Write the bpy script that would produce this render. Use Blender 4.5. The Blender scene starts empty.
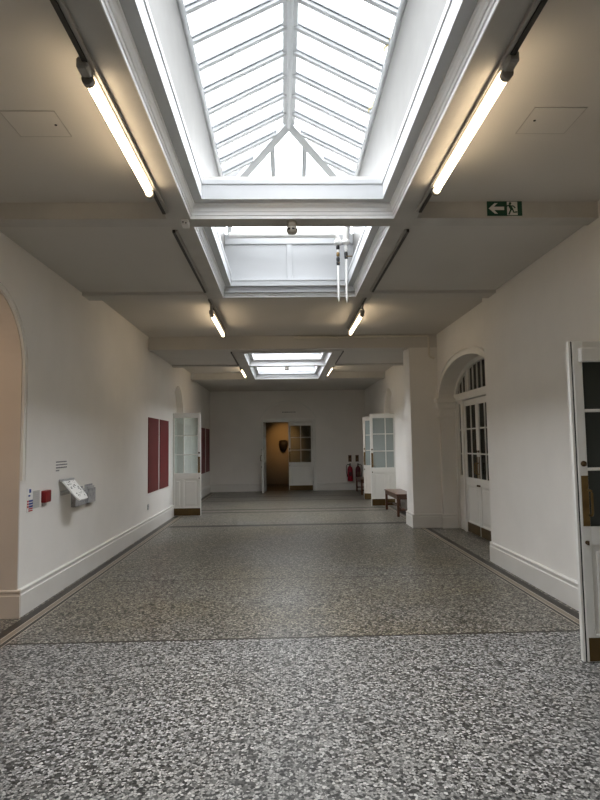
import bpy, math, random
from mathutils import Vector, Matrix
random.seed(4)
scene = bpy.context.scene
COL = scene.collection
PI = math.pi

# ------------------------------------------------------------------ materials
def nodes_of(name):
    m = bpy.data.materials.new(name); m.use_nodes = True
    nt = m.node_tree
    return m, nt, nt.nodes, nt.links, nt.nodes['Principled BSDF']

def paint(name, col, rough=.6, var=.04, scale=3., bump=.0, metal=0., spec=.4):
    m, nt, N, L, b = nodes_of(name)
    tc = N.new('ShaderNodeTexCoord'); nz = N.new('ShaderNodeTexNoise')
    nz.inputs['Scale'].default_value = scale; nz.inputs['Detail'].default_value = 5
    L.new(tc.outputs['Object'], nz.inputs['Vector'])
    r = N.new('ShaderNodeValToRGB')
    lo = [max(0, c * (1 - var)) for c in col]; hi = [min(1, c * (1 + var)) for c in col]
    r.color_ramp.elements[0].position = .3; r.color_ramp.elements[1].position = .7
    r.color_ramp.elements[0].color = (*lo, 1); r.color_ramp.elements[1].color = (*hi, 1)
    L.new(nz.outputs['Fac'], r.inputs['Fac']); L.new(r.outputs['Color'], b.inputs['Base Color'])
    b.inputs['Roughness'].default_value = rough; b.inputs['Metallic'].default_value = metal
    b.inputs['Specular IOR Level'].default_value = spec
    if bump:
        n2 = N.new('ShaderNodeTexNoise'); n2.inputs['Scale'].default_value = scale * 12
        L.new(tc.outputs['Object'], n2.inputs['Vector'])
        bp = N.new('ShaderNodeBump'); bp.inputs['Strength'].default_value = bump; bp.inputs['Distance'].default_value = .01
        L.new(n2.outputs['Fac'], bp.inputs['Height']); L.new(bp.outputs['Normal'], b.inputs['Normal'])
    return m

def wood(name, c0, c1, rough=.35, scale=6.):
    m, nt, N, L, b = nodes_of(name)
    tc = N.new('ShaderNodeTexCoord'); mp = N.new('ShaderNodeMapping')
    mp.inputs['Scale'].default_value = (14, 1.2, 14)
    L.new(tc.outputs['Object'], mp.inputs['Vector'])
    nz = N.new('ShaderNodeTexNoise'); nz.inputs['Scale'].default_value = scale; nz.inputs['Detail'].default_value = 6
    nz.inputs['Distortion'].default_value = .6
    L.new(mp.outputs['Vector'], nz.inputs['Vector'])
    r = N.new('ShaderNodeValToRGB'); r.color_ramp.elements[0].color = (*c0, 1); r.color_ramp.elements[1].color = (*c1, 1)
    r.color_ramp.elements[0].position = .35; r.color_ramp.elements[1].position = .65
    L.new(nz.outputs['Fac'], r.inputs['Fac']); L.new(r.outputs['Color'], b.inputs['Base Color'])
    b.inputs['Roughness'].default_value = rough
    return m

def terrazzo(name, scale, stops, rough, tint, warm=.12):
    m, nt, N, L, b = nodes_of(name)
    tc = N.new('ShaderNodeTexCoord')
    dn = N.new('ShaderNodeTexNoise'); dn.inputs['Scale'].default_value = scale * .9; dn.inputs['Detail'].default_value = 3
    L.new(tc.outputs['Object'], dn.inputs['Vector'])
    ad = N.new('ShaderNodeMixRGB'); ad.blend_type = 'LINEAR_LIGHT'; ad.inputs['Fac'].default_value = .35 / scale
    L.new(tc.outputs['Object'], ad.inputs['Color1']); L.new(dn.outputs['Color'], ad.inputs['Color2'])
    v = N.new('ShaderNodeTexVoronoi'); v.inputs['Scale'].default_value = scale; v.inputs['Randomness'].default_value = 1
    L.new(ad.outputs['Color'], v.inputs['Vector'])
    sp = N.new('ShaderNodeSeparateColor'); L.new(v.outputs['Color'], sp.inputs['Color'])
    r = N.new('ShaderNodeValToRGB'); r.color_ramp.interpolation = 'LINEAR'
    cr = r.color_ramp
    cr.elements[0].position = stops[0][0]; cr.elements[0].color = (*stops[0][1], 1)
    cr.elements[1].position = stops[-1][0]; cr.elements[1].color = (*stops[-1][1], 1)
    for p, c in stops[1:-1]:
        e = cr.elements.new(p); e.color = (*c, 1)
    L.new(sp.outputs['Red'], r.inputs['Fac'])
    # dark cement between the chips
    ve = N.new('ShaderNodeTexVoronoi'); ve.feature = 'DISTANCE_TO_EDGE'; ve.inputs['Scale'].default_value = scale
    L.new(ad.outputs['Color'], ve.inputs['Vector'])
    mr = N.new('ShaderNodeMapRange'); mr.inputs['From Min'].default_value = .02; mr.inputs['From Max'].default_value = .09
    L.new(ve.outputs['Distance'], mr.inputs['Value'])
    mx = N.new('ShaderNodeMixRGB'); mx.inputs['Color1'].default_value = (*tint, 1)
    L.new(mr.outputs['Result'], mx.inputs['Fac']); L.new(r.outputs['Color'], mx.inputs['Color2'])
    # large, faint wear and warm patches
    n2 = N.new('ShaderNodeTexNoise'); n2.inputs['Scale'].default_value = .8; n2.inputs['Detail'].default_value = 4
    L.new(tc.outputs['Object'], n2.inputs['Vector'])
    r2 = N.new('ShaderNodeValToRGB')
    r2.color_ramp.elements[0].position = .35; r2.color_ramp.elements[0].color = (1 - warm * .3, 1 - warm * .6, 1 - warm * 1.3, 1)
    r2.color_ramp.elements[1].position = .65; r2.color_ramp.elements[1].color = (1, 1, 1, 1)
    L.new(n2.outputs['Fac'], r2.inputs['Fac'])
    mu = N.new('ShaderNodeMixRGB'); mu.blend_type = 'MULTIPLY'; mu.inputs['Fac'].default_value = 1
    L.new(mx.outputs['Color'], mu.inputs['Color1']); L.new(r2.outputs['Color'], mu.inputs['Color2'])
    L.new(mu.outputs['Color'], b.inputs['Base Color'])
    b.inputs['Roughness'].default_value = rough; b.inputs['Specular IOR Level'].default_value = .35
    return m

def glass(name, tint=(.95, .98, .97), refl=.12, absorb=0.):
    m = bpy.data.materials.new(name); m.use_nodes = True
    nt = m.node_tree; N = nt.nodes; L = nt.links
    N.remove(N['Principled BSDF'])
    t = N.new('ShaderNodeBsdfTransparent'); t.inputs['Color'].default_value = (*tint, 1)
    g = N.new('ShaderNodeBsdfGlossy'); g.inputs['Roughness'].default_value = .03
    fr = N.new('ShaderNodeLayerWeight'); fr.inputs['Blend'].default_value = .5
    pw = N.new('ShaderNodeMath'); pw.operation = 'POWER'; pw.inputs[1].default_value = 4.
    L.new(fr.outputs['Facing'], pw.inputs[0])
    mm = N.new('ShaderNodeMath'); mm.operation = 'MULTIPLY_ADD'; mm.inputs[1].default_value = refl * 3; mm.inputs[2].default_value = refl * .4
    mm.use_clamp = True
    if absorb:      # dimming at slanting angles, added to keep the lantern interior less bright
        def mth(op, a, b_=None):
            n = N.new('ShaderNodeMath'); n.operation = op
            for i, q in enumerate((a, b_)):
                if q is None: continue
                if isinstance(q, (int, float)): n.inputs[i].default_value = q
                else: L.new(q, n.inputs[i])
            return n.outputs['Value']
        cs = mth('MAXIMUM', mth('SUBTRACT', 1., fr.outputs['Facing']), .05)
        T = mth('EXPONENT', mth('MULTIPLY', mth('SUBTRACT', 1., mth('DIVIDE', 1., cs)), absorb))
        mc = N.new('ShaderNodeMixRGB'); mc.blend_type = 'MULTIPLY'; mc.inputs['Fac'].default_value = 1.
        mc.inputs['Color1'].default_value = (*tint, 1); L.new(T, mc.inputs['Color2']); L.new(mc.outputs['Color'], t.inputs['Color'])
    mx = N.new('ShaderNodeMixShader')
    L.new(pw.outputs['Value'], mm.inputs[0]); L.new(mm.outputs['Value'], mx.inputs['Fac'])
    L.new(t.outputs['BSDF'], mx.inputs[1]); L.new(g.outputs['BSDF'], mx.inputs[2])
    L.new(mx.outputs['Shader'], N['Material Output'].inputs['Surface'])
    return m

def emit(name, col, strength):
    m, nt, N, L, b = nodes_of(name)
    b.inputs['Base Color'].default_value = (.9, .9, .88, 1)
    b.inputs['Emission Color'].default_value = (*col, 1); b.inputs['Emission Strength'].default_value = strength
    return m

M = {}
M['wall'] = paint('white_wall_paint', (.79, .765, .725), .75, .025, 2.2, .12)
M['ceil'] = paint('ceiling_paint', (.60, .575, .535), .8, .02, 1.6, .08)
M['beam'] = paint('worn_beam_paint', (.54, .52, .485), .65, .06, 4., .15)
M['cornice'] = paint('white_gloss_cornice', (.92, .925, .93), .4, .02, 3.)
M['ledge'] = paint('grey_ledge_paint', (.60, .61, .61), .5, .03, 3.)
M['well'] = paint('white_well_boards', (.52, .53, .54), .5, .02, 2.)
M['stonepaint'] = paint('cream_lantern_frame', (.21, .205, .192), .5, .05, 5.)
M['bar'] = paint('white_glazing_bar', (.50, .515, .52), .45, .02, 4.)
M['barflange'] = paint('grey_glazing_flange', (.30, .315, .33), .5, .05, 6.)  # darker grey flange along each side of the bar
M['skirt'] = paint('white_skirting_paint', (.70, .68, .64), .4, .03, 3.)
M['door'] = paint('white_door_paint', (.74, .73, .69), .35, .025, 3.)
M['doorold'] = paint('cream_door_paint', (.66, .62, .56), .35, .04, 5.)
M['jamb'] = paint('beige_jamb_paint', (.60, .53, .46), .55, .03, 3.)
M['brass'] = paint('aged_brass', (.20, .13, .052), .32, .2, 9., 0, .85)
M['darkbrass'] = paint('dark_bronze', (.10, .065, .035), .4, .2, 8., 0, .7)
M['brasspl'] = paint('brass_kick_plate', (.11, .070, .026), .38, .2, 4., 0, .6)
M['black'] = paint('black_plastic', (.012, .012, .012), .45, .1, 8.)
M['track'] = paint('dark_track_metal', (.06, .055, .048), .5, .15, 6., 0, .3)
M['tracklip'] = paint('grey_track_lip', (.42, .40, .37), .45, .05, 6., 0, .3)
M['fitting'] = paint('cream_batten_body', (.70, .66, .58), .45, .03, 6.)
M['endcap'] = paint('grey_end_cap', (.34, .32, .285), .5, .05, 6.)
M['poster'] = paint('maroon_poster', (.150, .020, .020), .55, .06, 5.)
M['whitepl'] = paint('white_plastic', (.80, .79, .76), .4, .02, 8.)
M['greypl'] = paint('grey_plastic', (.44, .44, .44), .45, .05, 10.)
M['noticegrey'] = paint('pale_grey_notice', (.50, .50, .47), .5, .04, 9.)
M['ink'] = paint('dark_ink', (.05, .05, .055), .6, .1, 8.)
M['greyink'] = paint('grey_ink', (.20, .20, .21), .6, .1, 8.)
M['blue'] = paint('blue_print', (.02, .055, .25), .5, .05, 8.)
M['red'] = paint('red_print', (.45, .02, .025), .45, .05, 8.)
M['callred'] = paint('red_call_point', (.22, .01, .012), .4, .05, 8.)
M['extred'] = paint('red_extinguisher', (.30, .006, .022), .35, .05, 8.)
M['extdark'] = paint('dark_red_extinguisher', (.07, .008, .012), .35, .05, 8.)
M['green'] = paint('exit_green', (.008, .058, .032), .5, .05, 8.)
M['signwhite'] = paint('sign_white', (.70, .70, .66), .5, .03, 8.)
M['paleb'] = paint('bright_brass', (.52, .45, .20), .4, .1, 9., 0, .5)
M['detector'] = paint('yellowed_plastic', (.46, .42, .36), .45, .04, 9.)
M['oak'] = wood('dark_oak', (.050, .020, .010), (.13, .055, .025), .3)
M['boardfloor'] = wood('dark_floorboards', (.05, .028, .014), (.10, .055, .028), .4, 3)
M['tan'] = paint('tan_gallery_wall', (.50, .40, .28), .8, .03, 3.)
M['mask'] = paint('dark_carved_wood', (.028, .017, .012), .5, .3, 18., .4)
M['brownsign'] = paint('brown_notice', (.12, .07, .04), .5, .1, 8.)
M['greyfilm'] = paint('grey_green_glass_film', (.30, .345, .335), .18, .03, 3., 0, 0, .6)
M['darkfilm'] = paint('glass_film_dark_reflection', (.036, .042, .036), .3, .06, 3., 0, 0, .3)  # copy of the grey-green film, its dark reflections put into the colour
M['glass'] = glass('door_glass', (.86, .92, .91), .2)
M['darkglass'] = glass('smoked_door_glass', (.35, .36, .34), .1)
M['skyglass'] = glass('roof_glass', (.97, .985, 1.0), .02, 2.35)  # absorption added to hold back light inside the lantern
M['clearsky'] = glass('less_dimmed_roof_glass', (.97, .985, 1.0), .02, 1.0)  # weaker added absorption, so more light reaches the far hall
M['acrylic'] = paint('clear_grey_acrylic', (.46, .46, .47), .2, .25, 22., 0, 0, .6)
M['speckle'] = paint('white_card', (.92, .92, .90), .5, .02, 12.)
M['tube'] = emit('warm_tube', (1.0, .78, .52), 10.5)
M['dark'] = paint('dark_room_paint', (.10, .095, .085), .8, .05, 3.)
M['terrnear'] = terrazzo('coarse_terrazzo', 66., [(0, (.008, .008, .008)), (.20, (.028, .028, .026)), (.32, (.09, .089, .084)), (.5, (.215, .212, .201)), (.8, (.335, .331, .314)), (1, (.50, .492, .47))], .40, (.06, .059, .056), .05)
M['terrfar'] = terrazzo('brown_grey_terrazzo', 66., [(0, (.010, .0095, .008)), (.26, (.025, .023, .020)), (.38, (.105, .098, .084)), (.7, (.225, .212, .182)), (1, (.44, .42, .37))], .33, (.03, .028, .024), .20)
M['indark'] = paint('dark_inlay', (.022, .017, .013), .4, .15, 12.)
M['inbeige'] = paint('beige_inlay', (.20, .165, .12), .4, .1, 30.)
M['inwhite'] = paint('pale_inlay_line', (.45, .41, .34), .4, .05, 12.)
M['band'] = paint('dark_floor_band', (.026, .025, .022), .45, .15, 40.)

# ------------------------------------------------------------------ mesh helpers
class MB:
    def __init__(s): s.v = []; s.f = []; s.m = []; s.cur = 0; s.sm = []; s.smooth = False
    def add(s, verts, faces, mtx=None):
        o = len(s.v)
        for p in verts:
            p = Vector(p)
            s.v.append(tuple(mtx @ p if mtx else p))
        for f in faces:
            s.f.append([o + i for i in f]); s.m.append(s.cur); s.sm.append(s.smooth)
        return s
    def box(s, a, b, mtx=None, bev=0.):
        x0, y0, z0 = [min(p, q) for p, q in zip(a, b)]; x1, y1, z1 = [max(p, q) for p, q in zip(a, b)]
        if bev <= 0 or min(x1 - x0, y1 - y0, z1 - z0) <= 2.2 * bev:
            return s.add([(x0,y0,z0),(x1,y0,z0),(x1,y1,z0),(x0,y1,z0),(x0,y0,z1),(x1,y0,z1),(x1,y1,z1),(x0,y1,z1)],
                  [(3,2,1,0),(4,5,6,7),(0,1,5,4),(1,2,6,5),(2,3,7,6),(3,0,4,7)], mtx)
        V = []; idx = {}
        for i, x in enumerate((x0, x1)):
            for j, y in enumerate((y0, y1)):
                for k, z in enumerate((z0, z1)):
                    sx, sy, sz = (1 if i == 0 else -1), (1 if j == 0 else -1), (1 if k == 0 else -1)
                    for ax in range(3):
                        q = [x + sx*bev, y + sy*bev, z + sz*bev]; q[ax] = (x, y, z)[ax]
                        idx[(i, j, k, ax)] = len(V); V.append(tuple(q))
        F = []
        for ax in range(3):
            for e in (0, 1):
                o1, o2 = [a_ for a_ in range(3) if a_ != ax]
                lp = []
                for c1, c2 in ((0,0),(1,0),(1,1),(0,1)):
                    t = [0,0,0]; t[ax] = e; t[o1] = c1; t[o2] = c2
                    lp.append(idx[(*t, ax)])
                flip = (e == 0) != (ax == 1)
                F.append(lp[::-1] if flip else lp)
        for ax in range(3):                       # edges along ax
            o1, o2 = [a_ for a_ in range(3) if a_ != ax]
            for c1 in (0, 1):
                for c2 in (0, 1):
                    t0 = [0,0,0]; t0[o1] = c1; t0[o2] = c2; t1 = t0[:]; t1[ax] = 1
                    F.append([idx[(*t0, o1)], idx[(*t1, o1)], idx[(*t1, o2)], idx[(*t0, o2)]])
        for i in (0,1):
            for j in (0,1):
                for k in (0,1): F.append([idx[(i,j,k,0)], idx[(i,j,k,1)], idx[(i,j,k,2)]])
        return s.add(V, F, mtx)
    def quad(s, *p): return s.add(p, [tuple(range(len(p)))])
    def tube(s, pts, r, n=12, caps=True):
        pts = [Vector(p) for p in pts]; rings = []
        for i, p in enumerate(pts):
            d = (pts[min(i+1, len(pts)-1)] - pts[max(i-1, 0)]).normalized()
            up = Vector((0,0,1)) if abs(d.z) < .9 else Vector((0,1,0))
            a = d.cross(up).normalized(); b = a.cross(d)
            rr = r[i] if isinstance(r, (list, tuple)) else r
            rings.append([p + a*math.cos(2*PI*k/n)*rr + b*math.sin(2*PI*k/n)*rr for k in range(n)])
        V = [q for g in rings for q in g]; F = []
        for i in range(len(rings)-1):
            for k in range(n): F.append((i*n+k, i*n+(k+1)%n, (i+1)*n+(k+1)%n, (i+1)*n+k))
        old = s.smooth; s.smooth = True; s.add(V, F); s.smooth = old
        if caps:
            s.add(V[:n], [tuple(range(n))[::-1]]); s.add(V[-n:], [tuple(range(n))])
        return s
    def lathe(s, c, prof, n=20, axis='z'):
        V = []; F = []
        for (r, h) in prof:
            for k in range(n):
                a = 2*PI*k/n; p = (r*math.cos(a), r*math.sin(a), h)
                if axis == 'y': p = (p[0], p[2], p[1])
                if axis == 'x': p = (p[2], p[0], p[1])
                V.append(tuple(c[i] + p[i] for i in range(3)))
        for i in range(len(prof)-1):
            for k in range(n): F.append((i*n+k, i*n+(k+1)%n, (i+1)*n+(k+1)%n, (i+1)*n+k))
        F.append(tuple(range(n))[::-1]); F.append(tuple((len(prof)-1)*n+k for k in range(n)))
        old = s.smooth; s.smooth = True; s.add(V, F); s.smooth = old
        return s
    def prism(s, poly, axis, a, b):
        """poly: list of 2D points; extruded along axis from a to b. axis x: (y,z); y: (x,z); z: (x,y)"""
        def P(p, t):
            return {'x': (t, p[0], p[1]), 'y': (p[0], t, p[1]), 'z': (p[0], p[1], t)}[axis]
        n = len(poly)
        V = [P(p, a) for p in poly] + [P(p, b) for p in poly]
        F = [tuple(range(n))[::-1], tuple(range(n, 2*n))] + [(i, (i+1) % n, n+(i+1) % n, n+i) for i in range(n)]
        return s.add(V, F)
    def strip(s, path, w, axis, a, b, side=1, closed=False):
        """band of width w along a 2D path, extruded along axis a..b"""
        P2 = [Vector(p) for p in path]; n = len(P2); off = []
        for i in range(n):
            d = (P2[min(i+1, n-1)] - P2[max(i-1, 0)]).normalized()
            off.append(P2[i] + Vector((-d.y, d.x)) * w * side)
        for i in range(n-1):
            s.prism([tuple(P2[i]), tuple(P2[i+1]), tuple(off[i+1]), tuple(off[i])], axis, a, b)
        return s
    def obj(s, name, mats, parent=None, **props):
        me = bpy.data.meshes.new(name); me.from_pydata(s.v, [], s.f)
        if not isinstance(mats, (list, tuple)): mats = [mats]
        for k in mats: me.materials.append(M[k] if isinstance(k, str) else k)
        for p, mi, sm in zip(me.polygons, s.m, s.sm):
            p.material_index = mi; p.use_smooth = sm
        import bmesh
        bm = bmesh.new(); bm.from_mesh(me); bmesh.ops.recalc_face_normals(bm, faces=bm.faces); bm.to_mesh(me); bm.free()
        o = bpy.data.objects.new(name, me); COL.objects.link(o)
        if parent: o.parent = parent
        for k, v in props.items(): o[k] = v
        return o

def center(o):
    """move a mesh object's origin to the middle of its mesh"""
    me = o.data
    lo = Vector([min(v.co[i] for v in me.vertices) for i in range(3)]); hi = Vector([max(v.co[i] for v in me.vertices) for i in range(3)])
    c = (lo + hi) / 2
    for v in me.vertices: v.co -= c
    o.location = c
    return o

def struct(name, mb, mats, parent=None, label=None):
    o = mb.obj(name, mats, parent)
    if parent is None: o['kind'] = 'structure'
    if label: o['label'] = label
    return o

def thing(name, label, cat, loc=(0,0,0), rz=0., group=None, kind=None):
    o = bpy.data.objects.new(name, None); COL.objects.link(o)
    o.location = loc; o.rotation_euler = (0, 0, rz); o.empty_display_size = .1
    o['label'] = label; o['category'] = cat
    if group: o['group'] = group
    if kind: o['kind'] = kind
    return o

def single(o, label, cat, group=None):
    o['label'] = label; o['category'] = cat
    if group: o['group'] = group
    return center(o)

def arc(c, half, zs, rise, n=24):
    R = (half*half + rise*rise) / (2*rise); zc = zs + rise - R
    a0 = math.asin(min(1, half/R))
    if rise > half: a0 = PI - a0
    return [(c + R*math.sin(-a0 + 2*a0*i/n), zc + R*math.cos(-a0 + 2*a0*i/n)) for i in range(n+1)]

def oval(c, half, zs, rise, n=24):
    return [(c - half*math.cos(PI*i/n), zs + rise*math.sin(PI*i/n)) for i in range(n+1)]

# ------------------------------------------------------------------ dimensions
XL, XR, XREC, XIN = -2.46, 2.68, 2.86, 2.74
YB, YF, TOP = -4.5, 19.2, 3.78
ZS = 2.30
# openings (y0,y1) with arches
def wall_with_arches(name, x_in, x_out, y0, y1, ops, mats='wall', curve=arc):
    poly = [(y0, 0)]
    for (a, b, zs, rise) in ops:
        poly.append((a, 0))
        poly += curve((a+b)/2, (b-a)/2, zs, rise)
        poly.append((b, 0))
    poly += [(y1, 0), (y1, TOP), (y0, TOP)]
    m = MB(); m.prism(poly, 'x', x_in, x_out)
    return struct(name, m, mats)

LN = (4.17, 5.47); LM = (12.85, 14.15); RN = (2.78, 4.10); RM = (14.25, 15.55); RC = (7.62, 10.40)
wall_with_arches('wall_left', XL, XL-.42, YB, YF, [(*LN, ZS, .65), (*LM, ZS, .65)])
wall_with_arches('wall_right', XR, XR+.42, YB, 7.52, [(*RN, ZS, .66)])
wall_with_arches('wall_right_recess', XREC, XREC+.62, 7.50, 10.75, [(*RC, 2.34, .57)], curve=oval)
wall_with_arches('wall_right_far', XIN, XIN+.42, 11.0, YF, [(*RM, ZS, .65)])
m = MB(); m.box((2.34, 10.505, 0), (3.3, 11.05, TOP)); struct('wall_right_pier', m, 'wall')
# far wall with doorway
DX0, DX1, DZ = -.66, .96, 2.28
m = MB(); m.prism([(-3, 0), (DX0, 0), (DX0, DZ), (DX1, DZ), (DX1, 0), (3.3, 0), (3.3, TOP), (-3, TOP)], 'y', YF, YF+.2)
struct('wall_far', m, 'wall')
m = MB(); m.box((-3, YB-.2, 0), (3.3, YB, TOP)); struct('wall_back', m, 'wall')

# infill behind the arches
m = MB(); m.box((XL-.46, LM[0]-.15, 0), (XL-.40, LM[1]+.15, TOP)); m.box((XL-.24, LM[0]-.0, 2.27), (XL-.16, LM[1]+.0, 3.0)); struct('wall_left_infill', m, 'wall')
m = MB(); m.box((XIN+.38, RM[0]-.15, 0), (XIN+.44, RM[1]+.15, TOP)); m.box((XIN+.15, RM[0]-.0, 2.27), (XIN+.23, RM[1]+.0, 3.0)); struct('wall_right_infill', m, 'wall')
m = MB(); m.box((XR+.40, RN[0]-.15, 0), (XR+.46, RN[1]+.15, TOP)); struct('wall_right_near_infill', m, 'wall')
# side room beyond the near left arch
m = MB()
m.box((-4.6, 2.6, 0), (-4.5, 6.6, 3.0)); m.box((-4.6, 2.5, 0), (XL-.40, 2.6, 3.0)); m.box((-4.6, 6.6, 0), (XL-.40, 6.7, 3.0))
m.box((-4.6, 2.5, 3.0), (XL-.38, 6.7, 3.1))
struct('wall_side_room', m, 'jamb')
# dark room behind the recess door
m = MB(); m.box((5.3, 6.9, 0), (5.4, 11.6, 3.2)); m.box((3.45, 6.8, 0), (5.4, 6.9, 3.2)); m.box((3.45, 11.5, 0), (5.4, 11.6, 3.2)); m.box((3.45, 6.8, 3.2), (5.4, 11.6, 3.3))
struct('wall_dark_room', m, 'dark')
# gallery room beyond the far door
m = MB(); m.box((-3, 22.5, -.1), (3.3, 22.6, 3.2)); m.box((-3.1, YF+.1, -.1), (-3, 22.6, 3.2)); m.box((3.3, YF+.1, -.1), (3.4, 22.6, 3.2)); m.box((-3.1, YF+.15, 3.0), (3.4, 22.6, 3.2))
struct('wall_gallery_room', m, 'tan')
m = MB(); m.box((-3.05, YF+.12, -.1), (3.35, 22.55, .002)); struct('floor_gallery_room', m, 'boardfloor')

# ------------------------------------------------------------------ floor with inlays
mats = ['terrnear', 'terrfar', 'indark', 'inbeige', 'inwhite', 'band']
xs = [-4.6, -2.405, -2.322, -2.314, -2.266, -2.259, -2.224, -2.217, 2.428, 2.435, 2.466, 2.473, 2.522, 2.530, 2.618, 5.4]
ys = [-4.6, 4.730, 4.760, 6.80, 6.818, 11.10, 11.32, 13.30, 13.44, 13.84, 14.0, 16.0, 16.1, 17.2, 17.3, 18.9, 19.32]
xm = {1: 2, 2: 4, 3: 3, 4: 4, 5: 2, 6: 4, 8: 4, 9: 2, 10: 4, 11: 3, 12: 4, 13: 2}
m = MB()
for j in range(len(ys)-1):
    for i in range(len(xs)-1):
        if i in xm and ys[j] < 18.9: k = xm[i]
        elif j == 0: k = 0
        elif 7 <= i <= 7 and j in (1, 3): k = 2
        elif 7 <= i <= 7 and j in (5, 7, 9, 11, 13): k = 5
        else: k = 1
        m.cur = k
        m.quad((xs[i], ys[j], 0), (xs[i+1], ys[j], 0), (xs[i+1], ys[j+1], 0), (xs[i], ys[j+1], 0))
m.cur = 1
m.box((-4.6, -4.6, -.12), (5.4, 19.3, -.02))
struct('floor', m, mats)

# ------------------------------------------------------------------ ceilings and beams
SX0, SX1 = -.75, .94
BX0, BX1 = -.95, 1.135
Z1, Z2 = 3.42, 3.29
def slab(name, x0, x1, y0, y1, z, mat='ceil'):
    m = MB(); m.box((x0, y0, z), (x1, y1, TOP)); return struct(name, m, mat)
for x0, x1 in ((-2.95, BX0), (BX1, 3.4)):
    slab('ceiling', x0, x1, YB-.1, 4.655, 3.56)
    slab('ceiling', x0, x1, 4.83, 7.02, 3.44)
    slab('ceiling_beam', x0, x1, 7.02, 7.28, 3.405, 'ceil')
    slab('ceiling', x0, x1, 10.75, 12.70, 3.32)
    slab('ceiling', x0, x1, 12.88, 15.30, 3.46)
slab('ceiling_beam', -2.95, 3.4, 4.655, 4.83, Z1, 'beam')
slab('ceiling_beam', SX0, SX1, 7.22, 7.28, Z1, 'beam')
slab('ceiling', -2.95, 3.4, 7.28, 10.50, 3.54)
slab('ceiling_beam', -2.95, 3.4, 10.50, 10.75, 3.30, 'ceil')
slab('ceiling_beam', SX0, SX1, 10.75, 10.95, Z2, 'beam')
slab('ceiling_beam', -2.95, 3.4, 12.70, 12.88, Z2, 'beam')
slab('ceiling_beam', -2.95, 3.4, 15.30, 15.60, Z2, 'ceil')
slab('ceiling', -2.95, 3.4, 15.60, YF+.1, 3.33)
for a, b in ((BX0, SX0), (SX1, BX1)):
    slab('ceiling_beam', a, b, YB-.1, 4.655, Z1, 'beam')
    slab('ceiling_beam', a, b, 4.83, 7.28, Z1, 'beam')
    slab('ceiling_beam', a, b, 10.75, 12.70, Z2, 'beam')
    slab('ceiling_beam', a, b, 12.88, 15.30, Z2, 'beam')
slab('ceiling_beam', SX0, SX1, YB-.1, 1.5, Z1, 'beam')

# skylight wells: stepped cornice, grey ledge, white kerb
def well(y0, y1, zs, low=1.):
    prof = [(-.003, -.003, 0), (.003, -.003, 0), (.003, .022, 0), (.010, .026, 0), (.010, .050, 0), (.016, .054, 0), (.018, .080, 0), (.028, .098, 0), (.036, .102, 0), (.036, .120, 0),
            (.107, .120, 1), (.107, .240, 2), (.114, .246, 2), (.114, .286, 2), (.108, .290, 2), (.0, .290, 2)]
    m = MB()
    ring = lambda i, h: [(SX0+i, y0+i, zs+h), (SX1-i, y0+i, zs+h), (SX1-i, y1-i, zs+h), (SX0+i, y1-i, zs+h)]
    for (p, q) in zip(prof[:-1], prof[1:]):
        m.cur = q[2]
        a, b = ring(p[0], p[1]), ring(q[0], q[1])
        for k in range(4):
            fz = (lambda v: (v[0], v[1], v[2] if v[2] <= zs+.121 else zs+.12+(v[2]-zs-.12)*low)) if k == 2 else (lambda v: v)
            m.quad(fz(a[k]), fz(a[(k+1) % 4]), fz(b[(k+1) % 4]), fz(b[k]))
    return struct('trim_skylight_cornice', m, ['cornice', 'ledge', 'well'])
well(1.5, 4.655, Z1); well(4.83, 7.22, Z1, .5)
well(10.95, 12.70, Z2); well(12.88, 15.30, Z2, .5)

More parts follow.
